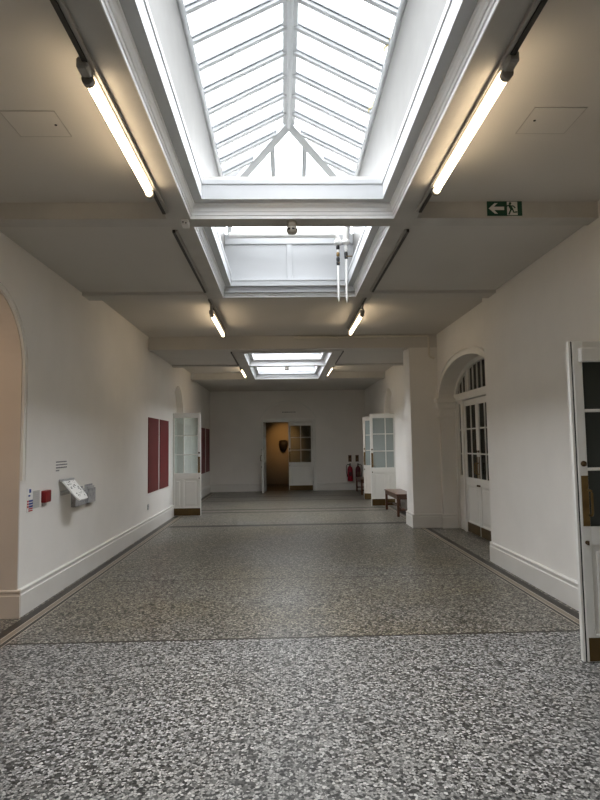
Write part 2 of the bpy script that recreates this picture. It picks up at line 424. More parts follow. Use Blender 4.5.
# ------------------------------------------------------------------ lantern roofs
def lantern(n, y0, y1, zs, zb, zr, bars, label, clere, pane='skyglass'):
    X0, X1 = -.72, .915; xc = (X0+X1)/2; hw = (X1-X0)/2; zk = zs+.288
    root = thing('window_%d' % n, label, 'skylight', (xc, (y0+y1)/2, zb), kind='structure')
    O = Vector(root.location)
    def out(mb, name, mats, par=root):
        mb.v = [tuple(Vector(p) - O) for p in mb.v] if par is root else mb.v
        return mb.obj(name, mats, par)
    m = MB()
    for x, d in ((X0, -.16), (X1, .16)):
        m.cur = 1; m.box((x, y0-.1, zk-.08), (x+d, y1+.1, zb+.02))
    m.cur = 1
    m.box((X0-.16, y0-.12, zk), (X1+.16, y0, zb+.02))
    m.cur = 0
    if clere:
        m.box((X0-.16, y1, zs+.05), (X1+.16, y1+.12, clere-.11))
    else:
        m.box((X0-.16, y1, zs+.05), (X1+.16, y1+.12, zb+.02))
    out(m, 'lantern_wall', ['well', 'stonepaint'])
    m = MB()                                   # eave nosing and battens
    for x, s in ((X0, 1), (X1, -1)):
        m.cur = 1; m.tube([(x+s*.010, y0, zb-.03), (x+s*.010, y1, zb-.03)], .030, 10); m.cur = 0
        m.box((x, y0, zk), (x+s*.014, y1, zk+.14), bev=.004)
    if clere:
        m.box((X0, y1-.02, clere-.115), (X1, y1+.02, clere+.02), bev=.006)
        m.box((xc-.035, y1-.012, zs+.1), (xc+.035, y1+.02, clere-.1), bev=.004)
        m.box((X0, y1-.02, zb-.12), (X1, y1+.1, zb+.02), bev=.006)
        for x in (X0+.03, xc-.03, X1-.09): m.box((x, y1, clere), (x+.06, y1+.06, zb-.1))
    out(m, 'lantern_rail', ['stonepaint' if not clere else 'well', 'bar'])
    # bars
    hr = .95; ya0, ya1 = y0+hr, y1-hr
    def bar(p, q, w, h, name='glazing_bar', fl=True):
        p, q = Vector(p), Vector(q); d = (q-p); Ln = d.length; d.normalize()
        side = d.cross(Vector((0,0,1))).normalized(); up = side.cross(d)
        mt = Matrix((side, d, up)).transposed().to_4x4(); mt.translation = p
        mb = MB(); mb.cur = 0
        mb.box((-w/2, 0, -h), (w/2, Ln, .0), mt, bev=.004)
        if fl:
            mb.cur = 1; mb.box((-w*.68, 0, .0), (w*.68, Ln, .012), mt)
        return out(mb, name, ['bar', 'barflange'])
    for y in bars:
        if y0 < y < y1:
            for x in (X0, X1):
                t = 1.
                if y > ya1: t = (y1-y)/hr
                if y < ya0: t = (y-y0)/hr
                bar((x, y, zb), (x+(xc-x)*t, y, zb+(zr-zb)*t), .042, .035)
    for x, y in ((X0, y1), (X1, y1), (X0, y0), (X1, y0)):
        bar((x, y, zb), (xc, ya1 if y == y1 else ya0, zr), .105, .06, 'hip_rafter', False)
    for dx in (-.19, .19):
        t = 1-abs(dx)/hw
        bar((xc+dx, y1, zb), (xc+dx, y1-hr*t, zb+(zr-zb)*t), .042, .035)
    mb = MB(); mb.box((xc-.065, ya0, zr-.05), (xc+.065, ya1, zr+.01), bev=.006); mb.tube([(xc, ya0, zr-.055), (xc, ya1+.02, zr-.055)], .026, 10)
    out(mb, 'ridge_beam', 'bar')
    g = MB(); h = .014
    g.quad((X0, y0, zb+h), (X0, y1, zb+h), (xc, ya1, zr+h), (xc, ya0, zr+h))
    g.quad((X1, y0, zb+h), (X1, y1, zb+h), (xc, ya1, zr+h), (xc, ya0, zr+h))
    g.quad((X0, y1, zb+h), (X1, y1, zb+h), (xc, ya1, zr+h))
    g.quad((X0, y0, zb+h), (X1, y0, zb+h), (xc, ya0, zr+h))
    if clere: g.quad((X0, y1+.05, clere), (X1, y1+.05, clere), (X1, y1+.05, zb), (X0, y1+.05, zb))
    out(g, 'roof_glass', pane)
    return root
lantern(1, 1.45, 7.16, Z1, 4.75, 5.17, [4.04+.325*k for k in range(-12, 10)], 'long hipped glass roof lantern with white bars above the nearer ceiling openings', 4.20)
lantern(2, 10.97, 15.25, Z2, 4.10, 4.46, [11.2+.325*k for k in range(0, 13)], 'smaller bright roof lantern over the two far ceiling openings', 0, 'clearsky')

# ------------------------------------------------------------------ skirting
def skirt_run(mb, axis, fixed, sgn, a, b):
    pr = [(0, 0), (.028, 0), (.028, .195), (.020, .202), (.020, .222), (.026, .228), (.026, .243), (.010, .252), (0, .252)]
    poly = [(fixed + sgn*d, h) for d, h in pr]
    mb.prism(poly, axis, a, b)
m = MB()
for a, b in ((YB, LN[0]), (LN[1], LM[0]), (LM[1], YF)): skirt_run(m, 'y', XL, 1, a, b)
struct('baseboard_left', m, 'skirt')
m = MB(); skirt_run(m, 'x', LN[1], -1, XL-.24, XL+.028)
struct('baseboard_left_jamb', m, 'jamb')
m = MB(); skirt_run(m, 'y', XR, -1, RN[1], 7.52); skirt_run(m, 'y', XR, -1, YB, RN[0]); struct('baseboard_right', m, 'skirt')
m = MB(); skirt_run(m, 'y', XIN, -1, 11.05, RM[0]); skirt_run(m, 'y', XIN, -1, RM[1], YF); struct('baseboard_right_far', m, 'skirt')
m = MB(); skirt_run(m, 'y', 2.34, -1, 10.505, 11.05); skirt_run(m, 'x', 10.505, -1, 2.312, 2.88); skirt_run(m, 'x', RC[1], -1, XREC-.028, 3.10); struct('baseboard_pier', m, 'skirt')
m = MB(); skirt_run(m, 'x', YF, -1, XL, DX0-.12); skirt_run(m, 'x', YF, -1, DX1+.12, XIN); struct('baseboard_far', m, 'skirt')

# arch mouldings
def moulding(c, half, zs, rise, w, axis, a, b, drop=0., mb=None, curve=arc):
    mb = mb or MB()
    p = curve(c, half, zs, rise, 28)
    if drop: p = [(p[0][0], drop)] + p + [(p[-1][0], drop)]
    mb.strip(p, w, axis, a, b, 1)
    return mb
m = moulding((LN[0]+LN[1])/2, .65, ZS, .65, .055, 'x', XL, XL+.018, 1.24)
moulding((LN[0]+LN[1])/2, .65+.040, ZS, .65+.040, .018, 'x', XL, XL+.032, 1.24, m)
struct('trim_1', m, 'wall')
# lining inside near left opening (beige)
m = MB(); m.strip([(LN[0], 0)] + arc((LN[0]+LN[1])/2, .65, ZS, .65, 28) + [(LN[1], 0)], .012, 'x', XL-.42, XL-.004, -1); m.box((XL-.42, LN[1]-.05, .0), (XL-.25, LN[1]-.012, ZS+.06), bev=.004)
struct('trim_2', m, 'jamb')
# arch over the recess
cR = (RC[0]+RC[1])/2; hR = (RC[1]-RC[0])/2
m = moulding(cR, hR, 2.34, .57, .112, 'x', XREC, XREC-.022, curve=oval)
moulding(cR, hR+.080, 2.34, .57+.080, .032, 'x', XREC, XREC-.045, 0, m, oval)
struct('trim_3', m, 'wall')
m = MB()
for y, s in ((RC[1], -1), (RC[0], 1)):
    for (z0, z1, o) in ((1.985, 2.015, .040), (2.015, 2.13, .018), (2.13, 2.165, .045), (2.165, 2.26, .060), (2.26, 2.335, .085)):
        ya, yb = y + s*o, (y - s*.11)
        m.box((XREC-o, min(ya, yb), z0), (3.12, max(ya, yb), z1), bev=.003)
struct('trim_4', m, 'wall')
# far doorway casing, transom and blind arch outline
m = MB()
m.box((DX0-.10, YF-.03, 0), (DX0, YF+.16, DZ+.10), bev=.006); m.box((DX1, YF-.03, 0), (DX1+.10, YF+.16, DZ+.10), bev=.006); m.box((DX0, YF-.03, DZ), (DX1, YF+.16, DZ+.10), bev=.006)
moulding((DX0+DX1)/2, .92, 2.38, .58, .045, 'y', YF, YF-.03, 0, m)
struct('trim_5', m, 'door')

# ------------------------------------------------------------------ door leaves
def door_leaf(n, label, hinge, rz, w=.65, h=2.26, sgn=1, film='glass', paintm='door', mirror_split=False, closer=False, seal=False, lower=2, plate_x=0., handle=True, key=True, kick=True, pull=0.):
    """local frame: hinge stile at x=0, free stile at x=w, front face towards -y"""
    root = thing('door_%d' % n, label, 'door', hinge, rz, kind='structure')
    T = .045; S = .068; g0, g1 = .93, 2.15
    X = lambda x: x*sgn
    def bx(mb, x0, y0, z0, x1, y1, z1, bev=.004): mb.box((X(x0), y0, z0), (X(x1), y1, z1), bev=bev)
    m = MB()
    bx(m, 0, 0, 0, S*.8, T, h); bx(m, w-S, 0, 0, w, T, h)
    bx(m, S*.8, 0, g1, w-S, T, h); bx(m, S*.8, 0, .80, w-S, T, g0); bx(m, S*.8, 0, 0, w-S, T, .19)
    mid = .235 if lower == 2 else None
    if mid: bx(m, mid-.03, 0, .19, mid+.03, T, .80)
    m.obj('leaf_frame', paintm, root)
    m = MB()
    spans = [(S*.8, mid-.03), (mid+.03, w-S)] if mid else [(S*.8, w-S)]
    for a, b in spans:
        bx(m, a, .014, .19, b, T-.014, .80, 0)
        bx(m, a+.035, .006, .235, b-.035, T-.006, .755, .005)
    m.obj('lower_panel', paintm, root)
    m = MB()
    v = .255 if lower == 2 else (w-.01)/2
    bx(m, v-.011, .004, g0, v+.011, T-.004, g1, .003)
    for z in (1.335, 1.755): bx(m, S*.8, .004, z-.011, w-S, T-.004, z+.011, .003)
    m.obj('glazing_bar', paintm, root)
    m = MB()
    for a, b in ((S*.8, v-.011), (v+.011, w-S)):
        for c, d in ((g0, 1.324), (1.346, 1.744), (1.766, g1)):
            bx(m, a, T/2-.002, c, b, T/2+.002, d, 0)
    m.obj('glass_pane', film, root)
    if kick:
        m = MB(); bx(m, .012, -.004, .006, w-.012, 0, .165, .001); m.obj('kick_plate', 'brasspl', root, label='brass kick plate')
    if handle:
        m = MB(); bx(m, w-S+.004+plate_x, -.004, .935, w-.014+plate_x, 0, 1.29, .001)
        pl = m.obj('handle_plate', 'brass', root, label='brass handle plate')
        m = MB(); hx = X(w-S*.5-.004+plate_x-pull)
        m.tube([(hx, -.003, 1.19), (hx, -.045, 1.185), (hx, -.052, 1.17), (hx, -.052, 1.03), (hx, -.045, 1.015), (hx, -.003, 1.01)], .0085, 8)
        m.obj('pull_handle', 'brass', pl)
        hx = X(w-S*.5-.004); m = MB(); m.lathe((hx, -.006, 1.375), [(.0, -.006), (.019, -.006), (.021, .006), (0, .006)], 14, 'y'); m.obj('lock_cylinder', 'darkbrass', root)
    if key:
        m = MB(); hx = X(w-S*.5); m.lathe((hx, -.004, .82), [(.0, -.006), (.012, -.006), (.014, .004), (0, .004)], 12, 'y'); 
        m.box((hx-.004, -.028, .805), (hx+.004, -.005, .835)); m.obj('door_key', 'darkbrass', root)
    m = MB()
    for z in (.25, 1.15, 2.0): m.tube([(X(-.004), T*.5, z-.05), (X(-.004), T*.5, z+.05)], .008, 8)
    m.obj('hinge', 'brass', root)
    if closer:
        m = MB(); bx(m, .03, -.05, 2.105, w-.035, -.001, 2.205, .006); m.obj('door_closer', 'door', root)
    if seal:
        m = MB(); bx(m, w, .008, 0, w+.010, .030, h); m.obj('brush_seal', 'black', root)
        m = MB(); bx(m, w+.010, .004, 0, w+.030, .040, h); m.obj('edge_strip', 'door', root)
    return root
door_leaf(1, 'white half-glazed door leaf standing open from the left wall past the near red posters', (-2.475, 12.835, .008), 0, w=.632, sgn=1, film='glass', paintm='door')
door_leaf(9, 'closed door leaf inside the left arch, seen through the open glazed door', (XL-.17, LM[1]-.01, .008), PI/2, w=.64, sgn=-1, film='greyfilm')
door_leaf(2, 'white glazed door leaf with grey-green panes standing open behind the small wooden bench', (2.765, 14.18, .008), 0, w=.635, sgn=-1, film='greyfilm')
d3 = math.atan2(.30, -.50)
door_leaf(3, 'cream door leaf half hidden behind the grey-paned leaf beside the fire extinguishers', (2.735, 15.52, .008), d3-PI, sgn=-1, film='greyfilm', paintm='doorold')
door_leaf(4, 'large white door leaf with dark panes and brass pull at the right edge of the hall', (2.735, 4.075, .004), 0, w=.635, h=2.26, sgn=-1, film='darkfilm', closer=True, seal=True, pull=.022)
# recess double doors
PX = 3.15
door_leaf(5, 'farther leaf of the closed double door under the right arch, next to its side panel', (PX, 9.95, .008), -PI/2, h=2.25, sgn=1, film='darkglass', lower=1)
door_leaf(6, 'nearer leaf of the closed double door under the right arch, mostly hidden by the wall corner', (PX, 8.64, .008), -PI/2, h=2.25, sgn=-1, film='darkglass', lower=1)
# its frame with sidelights and fanlight
fr = thing('window_3', 'white timber frame with sidelights and arched fanlight around the right double door', 'door surround', (PX, cR, 0), kind='structure')
def lo(mb, o): mb.v = [tuple(Vector(p) - Vector(o.location)) for p in mb.v]; return mb
m = MB()
for a, b in ((9.96, 10.06), (8.53, 8.63), (10.34, 10.40), (7.62, 7.68)): m.box((PX-.03, a, 0), (PX+.09, b, 2.28), bev=.005)
m.box((PX-.035, 7.62, 2.275), (PX+.09, 10.40, 2.40), bev=.006)
for a, b in ((10.06, 10.34), (7.68, 8.53)):
    m.box((PX, a, 0), (PX+.05, b, .96)); m.box((PX, a, 2.22), (PX+.05, b, 2.28)); m.box((PX-.012, a+.05, .25), (PX, b-.05, .82), bev=.004)
m.strip(oval(cR, hR+.0, 2.34, .57, 28), .07, 'x', PX-.03, PX+.06, -1)
lo(m, fr).obj('timber_frame', 'door', fr)
def ztop(y): return 2.34 + .57*math.sqrt(max(0, 1-((y-cR)/hR)**2)) - .05
m = MB()
for y in (9.66, 8.74): m.box((PX-.02, y-.04, 2.39), (PX+.06, y+.04, ztop(y)))
for y in (10.2, 10.02, 9.84, 9.45, 9.24, 9.03, 8.50, 8.30, 8.1): m.box((PX, y-.011, 2.39), (PX+.04, y+.011, max(2.4, ztop(y))))
for a, b in ((10.06, 10.34), (7.68, 8.53)):
    for z in (1.335, 1.755): m.box((PX, a, z-.011), (PX+.045, b, z+.011))
    m.box((PX, a, .95), (PX+.06, a+.07, 2.25)); m.box((PX, b-.09, .95), (PX+.06, b, 2.25))
lo(m, fr).obj('glazing_bar', 'door', fr)
m = MB()
for a, b in ((10.06, 10.34), (7.68, 8.53)): m.box((PX+.018, a, .95), (PX+.022, b, 2.25))
m.prism([(RC[0]+.02, 2.38)] + [(y, z-.01) for y, z in oval(cR, hR-.02, 2.34, .55, 20) if z > 2.39] + [(RC[1]-.02, 2.38)], 'x', PX+.018, PX+.022)
lo(m, fr).obj('glass_pane', 'darkglass', fr)

# far doors
def far_leaf(n, label, hinge, rz, sgn, w=.805):
    return door_leaf(n, label, hinge, rz, w=w, h=2.26, sgn=sgn, film='glass', lower=1, paintm='door')
far_leaf(7, 'closed right leaf of the far door with six panes and brass kick plate', (DX1-.004, YF+.03, .008), 0, -1)
far_leaf(8, 'left leaf of the far door swung open and seen edge on', (DX0+.02, YF-.01, .008), math.radians(-95), 1, .78)

# ------------------------------------------------------------------ things: lights
def ceiling_light(label, x, y0, y1, zc, ztube, near=True):
    t = thing('ceiling_light', label, 'ceiling light', (x, (y0+y1)/2, ztube), group='fluorescent tube lights on the tracks')
    hl = (y1-y0)/2
    m = MB(); m.tube([(0, -hl+.03, 0), (0, hl-.02, 0)], .021, 14); tb = m.obj('tube', 'tube', t)
    s = 1 if x < 0 else -1
    m = MB(); m.box((-.022+s*.012, -hl, .027), (.022+s*.012, hl, .075), bev=.006); m.obj('batten', 'fitting', t)
    for e in (-1, 1):
        m = MB(); m.tube([(0, e*hl, 0), (0, e*(hl-.035), 0)], .030, 12); m.obj('end_cap', 'endcap', tb)
    m = MB(); m.box((-.028, -hl-.085, .0), (.028, -hl+.005, .06), bev=.01)
    m.tube([(0, -hl-.05, .07), (0, -hl-.05, zc-ztube)], .018, 10)
    m.obj('track_adapter', 'endcap', t)
    m = MB(); m.tube([(0, hl-.06, .07), (0, hl-.06, zc-ztube)], .012, 8); m.obj('hanger', 'endcap', t)
    return t
ceiling_light('glowing tube light nearest on the left, beside the big skylight', -.950, 2.74, 4.08, 3.425, 3.365)
ceiling_light('glowing tube light nearest on the right, beside the big skylight', 1.128, 2.68, 4.04, 3.425, 3.365)
ceiling_light('glowing tube light on the left half way down the hall, past the second skylight', -1.00, 8.05, 9.60, 3.54, 3.38)
ceiling_light('glowing tube light on the right half way down the hall, by the long conduit', 1.14, 8.10, 9.55, 3.54, 3.38)
ceiling_light('small far tube light left of the farthest skylight', -.985, 13.4, 14.9, 3.46, 3.31)
ceiling_light('small far tube light right of the farthest skylight', 1.14, 13.1, 14.75, 3.46, 3.31)
def track(label, x, y0, y1, z):
    t = thing('lighting_track', label, 'lighting track', (x, (y0+y1)/2, z), group='dark lighting tracks beside the skylights')
    h = (y1-y0)/2; s = 1 if x < 0 else -1
    m = MB(); m.box((-.012, -h, -.026), (.012, h, 0)); m.obj('channel', 'track', t)
    m = MB(); m.box((s*.012, -h, -.020), (s*.034, h, 0), bev=.003); m.obj('side_lip', 'tracklip', t)
    return t
track('dark track along the left side of the big skylight holding the nearest left tube', -.935, .5, 4.50, 3.42)
track('dark track along the right side of the big skylight holding the nearest right tube', 1.120, .5, 4.48, 3.42)
track('dark empty track left of the second skylight', -.935, 4.90, 6.90, 3.42)
track('dark empty track right of the second skylight', 1.112, 4.90, 6.92, 3.42)
track('short dark track above the mid-hall left tube', -1.00, 7.36, 9.75, 3.54)
track('short dark track above the mid-hall right tube', 1.14, 7.36, 9.78, 3.54)
track('dark track left of the two far skylights', -.985, 10.9, 12.6, 3.32)
track('dark track right of the two far skylights', 1.155, 10.9, 12.6, 3.32)
track('far dark track stub over the far left tube', -.985, 12.95, 15.0, 3.46)
track('far dark track stub over the far right tube', 1.155, 12.95, 15.0, 3.46)

# ------------------------------------------------------------------ exit sign
ex = thing('exit_sign', 'green emergency exit sign with white left arrow and running figure on the right beam', 'exit sign', (1.878, 4.655, 3.498))
m = MB(); m.box((-.148, -.008, -.062), (.148, 0, .062)); m.obj('sign_panel', 'green', ex)
m = MB(); m.box((.020, -.0095, -.058), (.108, -.008, .058)); m.obj('door_panel', 'signwhite', ex)
m = MB(); m.prism([(-.135, 0), (-.085, .045), (-.060, .045), (-.092, .014), (-.005, .014), (-.005, -.014), (-.092, -.014), (-.060, -.045), (-.085, -.045)], 'y', -.0105, -.008); m.obj('arrow', 'signwhite', ex)
m = MB()
m.lathe((.046, -.0115, .042), [(0, -.001), (.011, -.001), (.011, .001), (0, .001)], 12, 'y')
def limb(pts, w):
    m.strip(pts, w, 'y', -.0125, -.0095, 1)
limb([(.050, .030), (.072, -.008)], -.022)
limb([(.050, .026), (.026, .020), (.018, .004)], -.009)
limb([(.058, .026), (.078, .022), (.092, .004)], -.009)
limb([(.062, -.002), (.052, -.026), (.038, -.056)], -.012)
limb([(.070, -.004), (.078, -.030), (.104, -.026)], -.011)
m.obj('running_figure', 'green', ex)

# ------------------------------------------------------------------ detectors and boxes
def detector(label, x, y, z):
    t = thing('smoke_detector', label, 'smoke detector', (x, y, z), group='smoke detectors under the cross beams')
    m = MB(); m.lathe((0, 0, 0), [(0, 0), (.042, 0), (.042, -.035), (.036, -.040), (0, -.040)], 20); m.obj('base', 'detector', t)
    m = MB(); m.lathe((0, 0, -.04), [(0, 0), (.034, 0), (.048, -.018), (.048, -.040), (.036, -.055), (0, -.055)], 20); sh = m.obj('sensor_head', 'detector', t)
    m = MB()
    for k in range(8):
        a = 2*PI*k/8+.2; c, s_ = math.cos(a), math.sin(a)
        m.box((-.012, .040, -.078), (.012, .0495, -.062), Matrix.Rotation(a, 4, 'Z'))
    m.obj('vent_slot', 'black', sh)
detector('cream smoke detector hanging under the beam between the two near skylights', .09, 4.74, Z1)
detector('tiny smoke detector under the beam between the two far skylights', .085, 12.79, Z2)
t = thing('wall_sensor', 'small white sensor box where the beams cross, left of the near skylight corner', 'sensor', (-.80, 4.70, Z1))
m = MB(); m.box((-.030, -.045, -.05), (.030, .045, 0), bev=.006); m.obj('housing', 'whitepl', t)
m = MB(); m.box((-.018, -.047, -.032), (-.008, -.044, -.022)); m.box((.006, -.047, -.040), (.016, -.044, -.030)); m.obj('lens', 'black', t)

# access hatches
def hatch(label, x0, x1, y0, y1, lx, ly):
    t = thing('access_hatch', label, 'access hatch', ((x0+x1)/2, (y0+y1)/2, 3.56), group='ceiling access hatches')
    a, b = (x1-x0)/2, (y1-y0)/2
    m = MB(); m.box((-a, -b, -.003), (a, b, 0)); hp = m.obj('hatch_panel', 'ceil', t)
    m = MB()
    w = .004
    m.box((-a-w, -b-w, -.004), (-a, b+w, 0)); m.box((a, -b-w, -.004), (a+w, b+w, 0)); m.box((-a, -b-w, -.004), (a, -b, 0)); m.box((-a, b, -.004), (a, b+w, 0))
    m.obj('hatch_edge', 'tracklip', t)
    m = MB(); m.lathe((lx-(x0+x1)/2, ly-(y0+y1)/2, -.003), [(0, 0), (.008, 0), (.008, -.004), (0, -.004)], 10); m.obj('lock', 'black', hp)
hatch('faint square access hatch in the left ceiling near the camera', -1.675, -1.355, 3.345, 3.625, -1.40, 3.49)
hatch('faint square access hatch in the right ceiling near the camera', 1.545, 1.860, 3.295, 3.582, 1.60, 3.43)

# ------------------------------------------------------------------ posters
def poster(label, y0, y1, z0=.70, z1=2.07):
    m = MB(); m.box((XL+.002, y0, z0), (XL+.014, y1, z1), bev=.001)
    single(m.obj('poster', 'poster'), label, 'poster', 'maroon posters on the left wall')
poster('tall plain maroon poster on the left wall, nearest of the four', 10.50, 11.34)
poster('second tall maroon poster, just before the open glazed door', 11.46, 12.31)
poster('third maroon poster, just beyond the open glazed door', 17.20, 18.02)
poster('last maroon poster, nearest the far wall corner', 18.22, 19.05)

# ------------------------------------------------------------------ small things on the left wall
def onwall(name, label, cat, y, z): return thing(name, label, cat, (XL, y, z))
t = onwall('fire_action_sign', 'narrow white fire notice with blue and red bands on the left wall', 'sign', 5.672, 1.045)
m = MB(); m.box((0, -.062, -.112), (.005, .062, .115)); m.obj('sign_panel', 'whitepl', t)
m = MB()
for z in (.000, -.026, -.052): m.box((.005, -.022, z-.018), (.0065, .060, z))
m.box((.005, -.02, .070), (.0065, .02, .105)); m.box((.005, -.035, .035), (.0065, .005, .05)); m.obj('blue_panel', 'blue', t)
m = MB()
for z in (-.076, -.096): m.box((.005, -.030, z-.012), (.0065, .060, z))
for z in (.000, -.026, -.052): m.box((.005, -.060, z-.018), (.0065, -.03, z))
m.obj('red_panel', 'red', t)
t = onwall('wall_notice', 'small pale grey notice between fire sign and red call point', 'notice', 5.82, 1.04)
m = MB(); m.box((0, -.075, -.085), (.004, .075, .085)); m.obj('notice_panel', 'noticegrey', t)
m = MB()
for k in range(7):
    w = random.uniform(.05, .06); m.box((.004, -.06, .062-k*.02), (.005, -.06+2*w, .068-k*.02))
m.obj('printed_line', 'greypl', t)
t = onwall('fire_call_point', 'square red fire alarm call point on the left wall', 'fire alarm', 6.01, 1.05)
m = MB(); m.box((0, -.075, -.058), (.045, .075, .062), bev=.006); m.obj('housing', 'callred', t)
m = MB(); m.box((.0, -.062, -.092), (.02, .02, -.058), bev=.003); m.obj('test_tab', 'greypl', t)
t = onwall('wall_lettering', 'few short lines of tiny dark lettering above the slanted white shelf', 'lettering', 6.465, 1.335)
for k, w in enumerate((.155, .160, .155, .045)):
    m = MB(); y = -.16
    while y < -.16+2*w - .012:
        l = random.uniform(.012, .034); m.box((.0005, y, .048-k*.031), (.002, min(y+l, -.16+2*w), .048-k*.031+.013)); y += l+.008
    m.obj('text_line', 'greyink', t)
t = onwall('display_shelf', 'white slanted shelf with dark specks jutting from the left wall', 'shelf', 6.54, 1.10)
ang = math.atan2(.19, .19)
def shelf_pt(u, v, h):     # u along the wall, v down the slope
    return (.03+v*.55+h*.7, u, .085-v*.66+h*.7)
L_ = .33
m = MB()
pts = [(-.135, 0), (.175, 0), (.19, .02), (.19, L_-.05), (.15, L_), (-.10, L_), (-.145, L_-.06), (-.145, .02)]
top = [shelf_pt(u, v, .008) for u, v in pts]; bot = [shelf_pt(u, v, -.008) for u, v in pts]; n = len(pts)
m.add(top+bot, [tuple(range(n)), tuple(range(n, 2*n))[::-1]] + [(i, (i+1) % n, n+(i+1) % n, n+i) for i in range(n)])
m.obj('tray', 'speckle', t)
m = MB()
for k in range(40):
    u, v = random.uniform(-.11, .15), random.uniform(.03, L_-.04); a = random.uniform(.004, .010)
    m.add([shelf_pt(u-a, v-a, .0085), shelf_pt(u+a, v-a, .0085), shelf_pt(u+a, v+a, .0085), shelf_pt(u-a, v+a, .0085)], [(0, 1, 2, 3)])
o = m.obj('speck_pattern', 'ink', t); o['kind'] = 'stuff'
m = MB(); m.box((0, -.15, .075), (.05, .185, .10), bev=.004); m.obj('wall_bracket', 'greypl', t)
m = MB(); m.tube([(0, -.08, -.06), (.12, -.08, .0)], .010, 8); m.tube([(0, .12, -.06), (.12, .12, .0)], .010, 8); m.box((0, -.1, -.08), (.012, .14, -.03)); m.obj('support_arm', 'greypl', t)
def holder(label, y0, y1, z0, z1):
    t = onwall('leaflet_holder', label, 'leaflet holder', (y0+y1)/2, (z0+z1)/2); t['group'] = 'grey leaflet holders beside the shelf'
    a, b = (y1-y0)/2, (z1-z0)/2
    m = MB(); m.box((.002, -a, -b), (.010, a, b)); m.obj('back_plate', 'acrylic', t)
    m = MB(); m.box((.045, -a, -b), (.050, a, b*.55)); m.box((.008, -a, -b), (.050, a, -b+.006)); m.box((.008, -a, -b), (.05, -a+.005, b*.55)); m.box((.008, a-.005, -b), (.05, a, b*.55)); m.obj('front_pocket', 'acrylic', t)
    m = MB(); m.box((.012, -a*.85, -b+.01), (.040, a*.85, b*.8)); m.obj('leaflet_stack', 'greypl', t)
holder('grey leaflet holder right below the slanted shelf', 6.76, 7.12, .86, 1.075)
holder('grey leaflet holder further right of the slanted shelf', 7.20, 7.47, .86, 1.085)
t = onwall('wall_socket', 'tiny grey socket on the left wall below the red posters', 'socket', 10.53, .455)
m = MB(); m.box((0, -.05, -.05), (.012, .05, .05), bev=.004); m.obj('socket_plate', 'greypl', t)
for y in (-.016, .016):
    m = MB(); m.box((.012, y-.004, .005), (.013, y+.004, .02)); m.obj('pin_slot', 'black', t)

# ------------------------------------------------------------------ benches
def bench(label, x0, x1, y0, y1, h=.46):
    t = thing('wooden_bench', label, 'bench', ((x0+x1)/2, (y0+y1)/2, 0), group='small dark wooden benches')
    a, b = (x1-x0)/2, (y1-y0)/2
    m = MB(); m.box((-a, -b, h-.035), (a, b, h), bev=.006); m.obj('seat', 'oak', t)
    m = MB()
    m.box((-a+.03, -b+.03, h-.115), (-a+.055, b-.03, h-.035)); m.box((a-.055, -b+.03, h-.115), (a-.03, b-.03, h-.035))
    m.box((-a+.03, -b+.03, h-.115), (a-.03, -b+.055, h-.035)); m.box((-a+.03, b-.055, h-.115), (a-.03, b-.03, h-.035)); m.obj('apron', 'oak', t)
    for sx in (-1, 1):
        for sy in (-1, 1):
            m = MB(); cx, cy = sx*(a-.04), sy*(b-.045)
            m.box((cx-.026, cy-.026, 0), (cx+.026, cy+.026, h-.035), bev=.004); m.obj('leg', 'oak', t)
    m = MB()
    for sy in (-1, 1): m.box((-a+.04, sy*(b-.045)-.014, .12), (a-.04, sy*(b-.045)+.014, .155))
    m.box((-.016, -b+.05, .125), (.016, b-.05, .15)); m.obj('stretcher', 'oak', t)
bench('dark wooden bench by the right pier in front of the open glazed door', 2.33, 2.71, 12.05, 13.5, .47)
bench('far wooden bench mostly hidden behind the open cream door leaf', 2.28, 2.69, 17.3, 18.6, .46)

# ------------------------------------------------------------------ fire extinguishers and signs
def extinguisher(label, x, mat, hose):
    t = thing('fire_extinguisher', label, 'fire extinguisher', (x, YF-.10, .30), group='fire extinguishers on the far wall')
    m = MB(); m.lathe((0, 0, 0), [(0, 0), (.082, 0), (.088, .02), (.088, .38), (.075, .44), (.04, .475), (.03, .50), (0, .50)], 22); m.obj('cylinder', mat, t)
    m = MB(); m.lathe((0, 0, .50), [(0, 0), (.022, 0), (.022, .05), (0, .05)], 12); m.box((-.02, -.10, .545), (.02, .03, .56)); m.box((-.018, -.09, .575), (.018, .03, .588)); vh = m.obj('valve_head', 'black', t)
    m = MB(); s = hose
    m.tube([(0, -.02, .53), (s*.08, -.03, .55), (s*.125, -.04, .50), (s*.13, -.04, .35), (s*.11, -.05, .22), (s*.095, -.06, .14)], [.012]*5+[.017], 8); m.obj('hose', 'black', vh)
    m = MB(); m.box((-.045, -.0905, .16), (.045, -.080, .30)); m.obj('label_panel', 'extdark' if mat == 'extred' else 'brownsign', t)
    m = MB(); m.box((-.05, .05, .36), (.05, .10, .40)); m.obj('wall_bracket', 'black', t)
extinguisher('red fire extinguisher with black hose on the far wall, left one', 2.175, 'extred', -1)
extinguisher('darker fire extinguisher on the far wall, right one beside the door leaf', 2.44, 'extdark', 1)
for x, l in ((2.19, 'small brown sign above the left fire extinguisher'), (2.43, 'small brown sign above the right fire extinguisher')):
    t = thing('extinguisher_sign', l, 'sign', (x, YF, 1.04), group='signs above the fire extinguishers')
    m = MB(); m.box((-.055, -.006, -.11), (.055, 0, .11)); m.obj('sign_panel', 'brownsign', t)
    for a, b in ((.02, .08), (-.08, -.06)):
        m = MB(); m.box((-.035, -.0075, a), (.035, -.006, b)); m.obj('printed_mark', 'darkbrass', t)
t = thing('door_lettering', 'thin dark lettering strip on the wall above the far door', 'lettering', (.16, YF, 2.61))
x = -.21
m = MB()
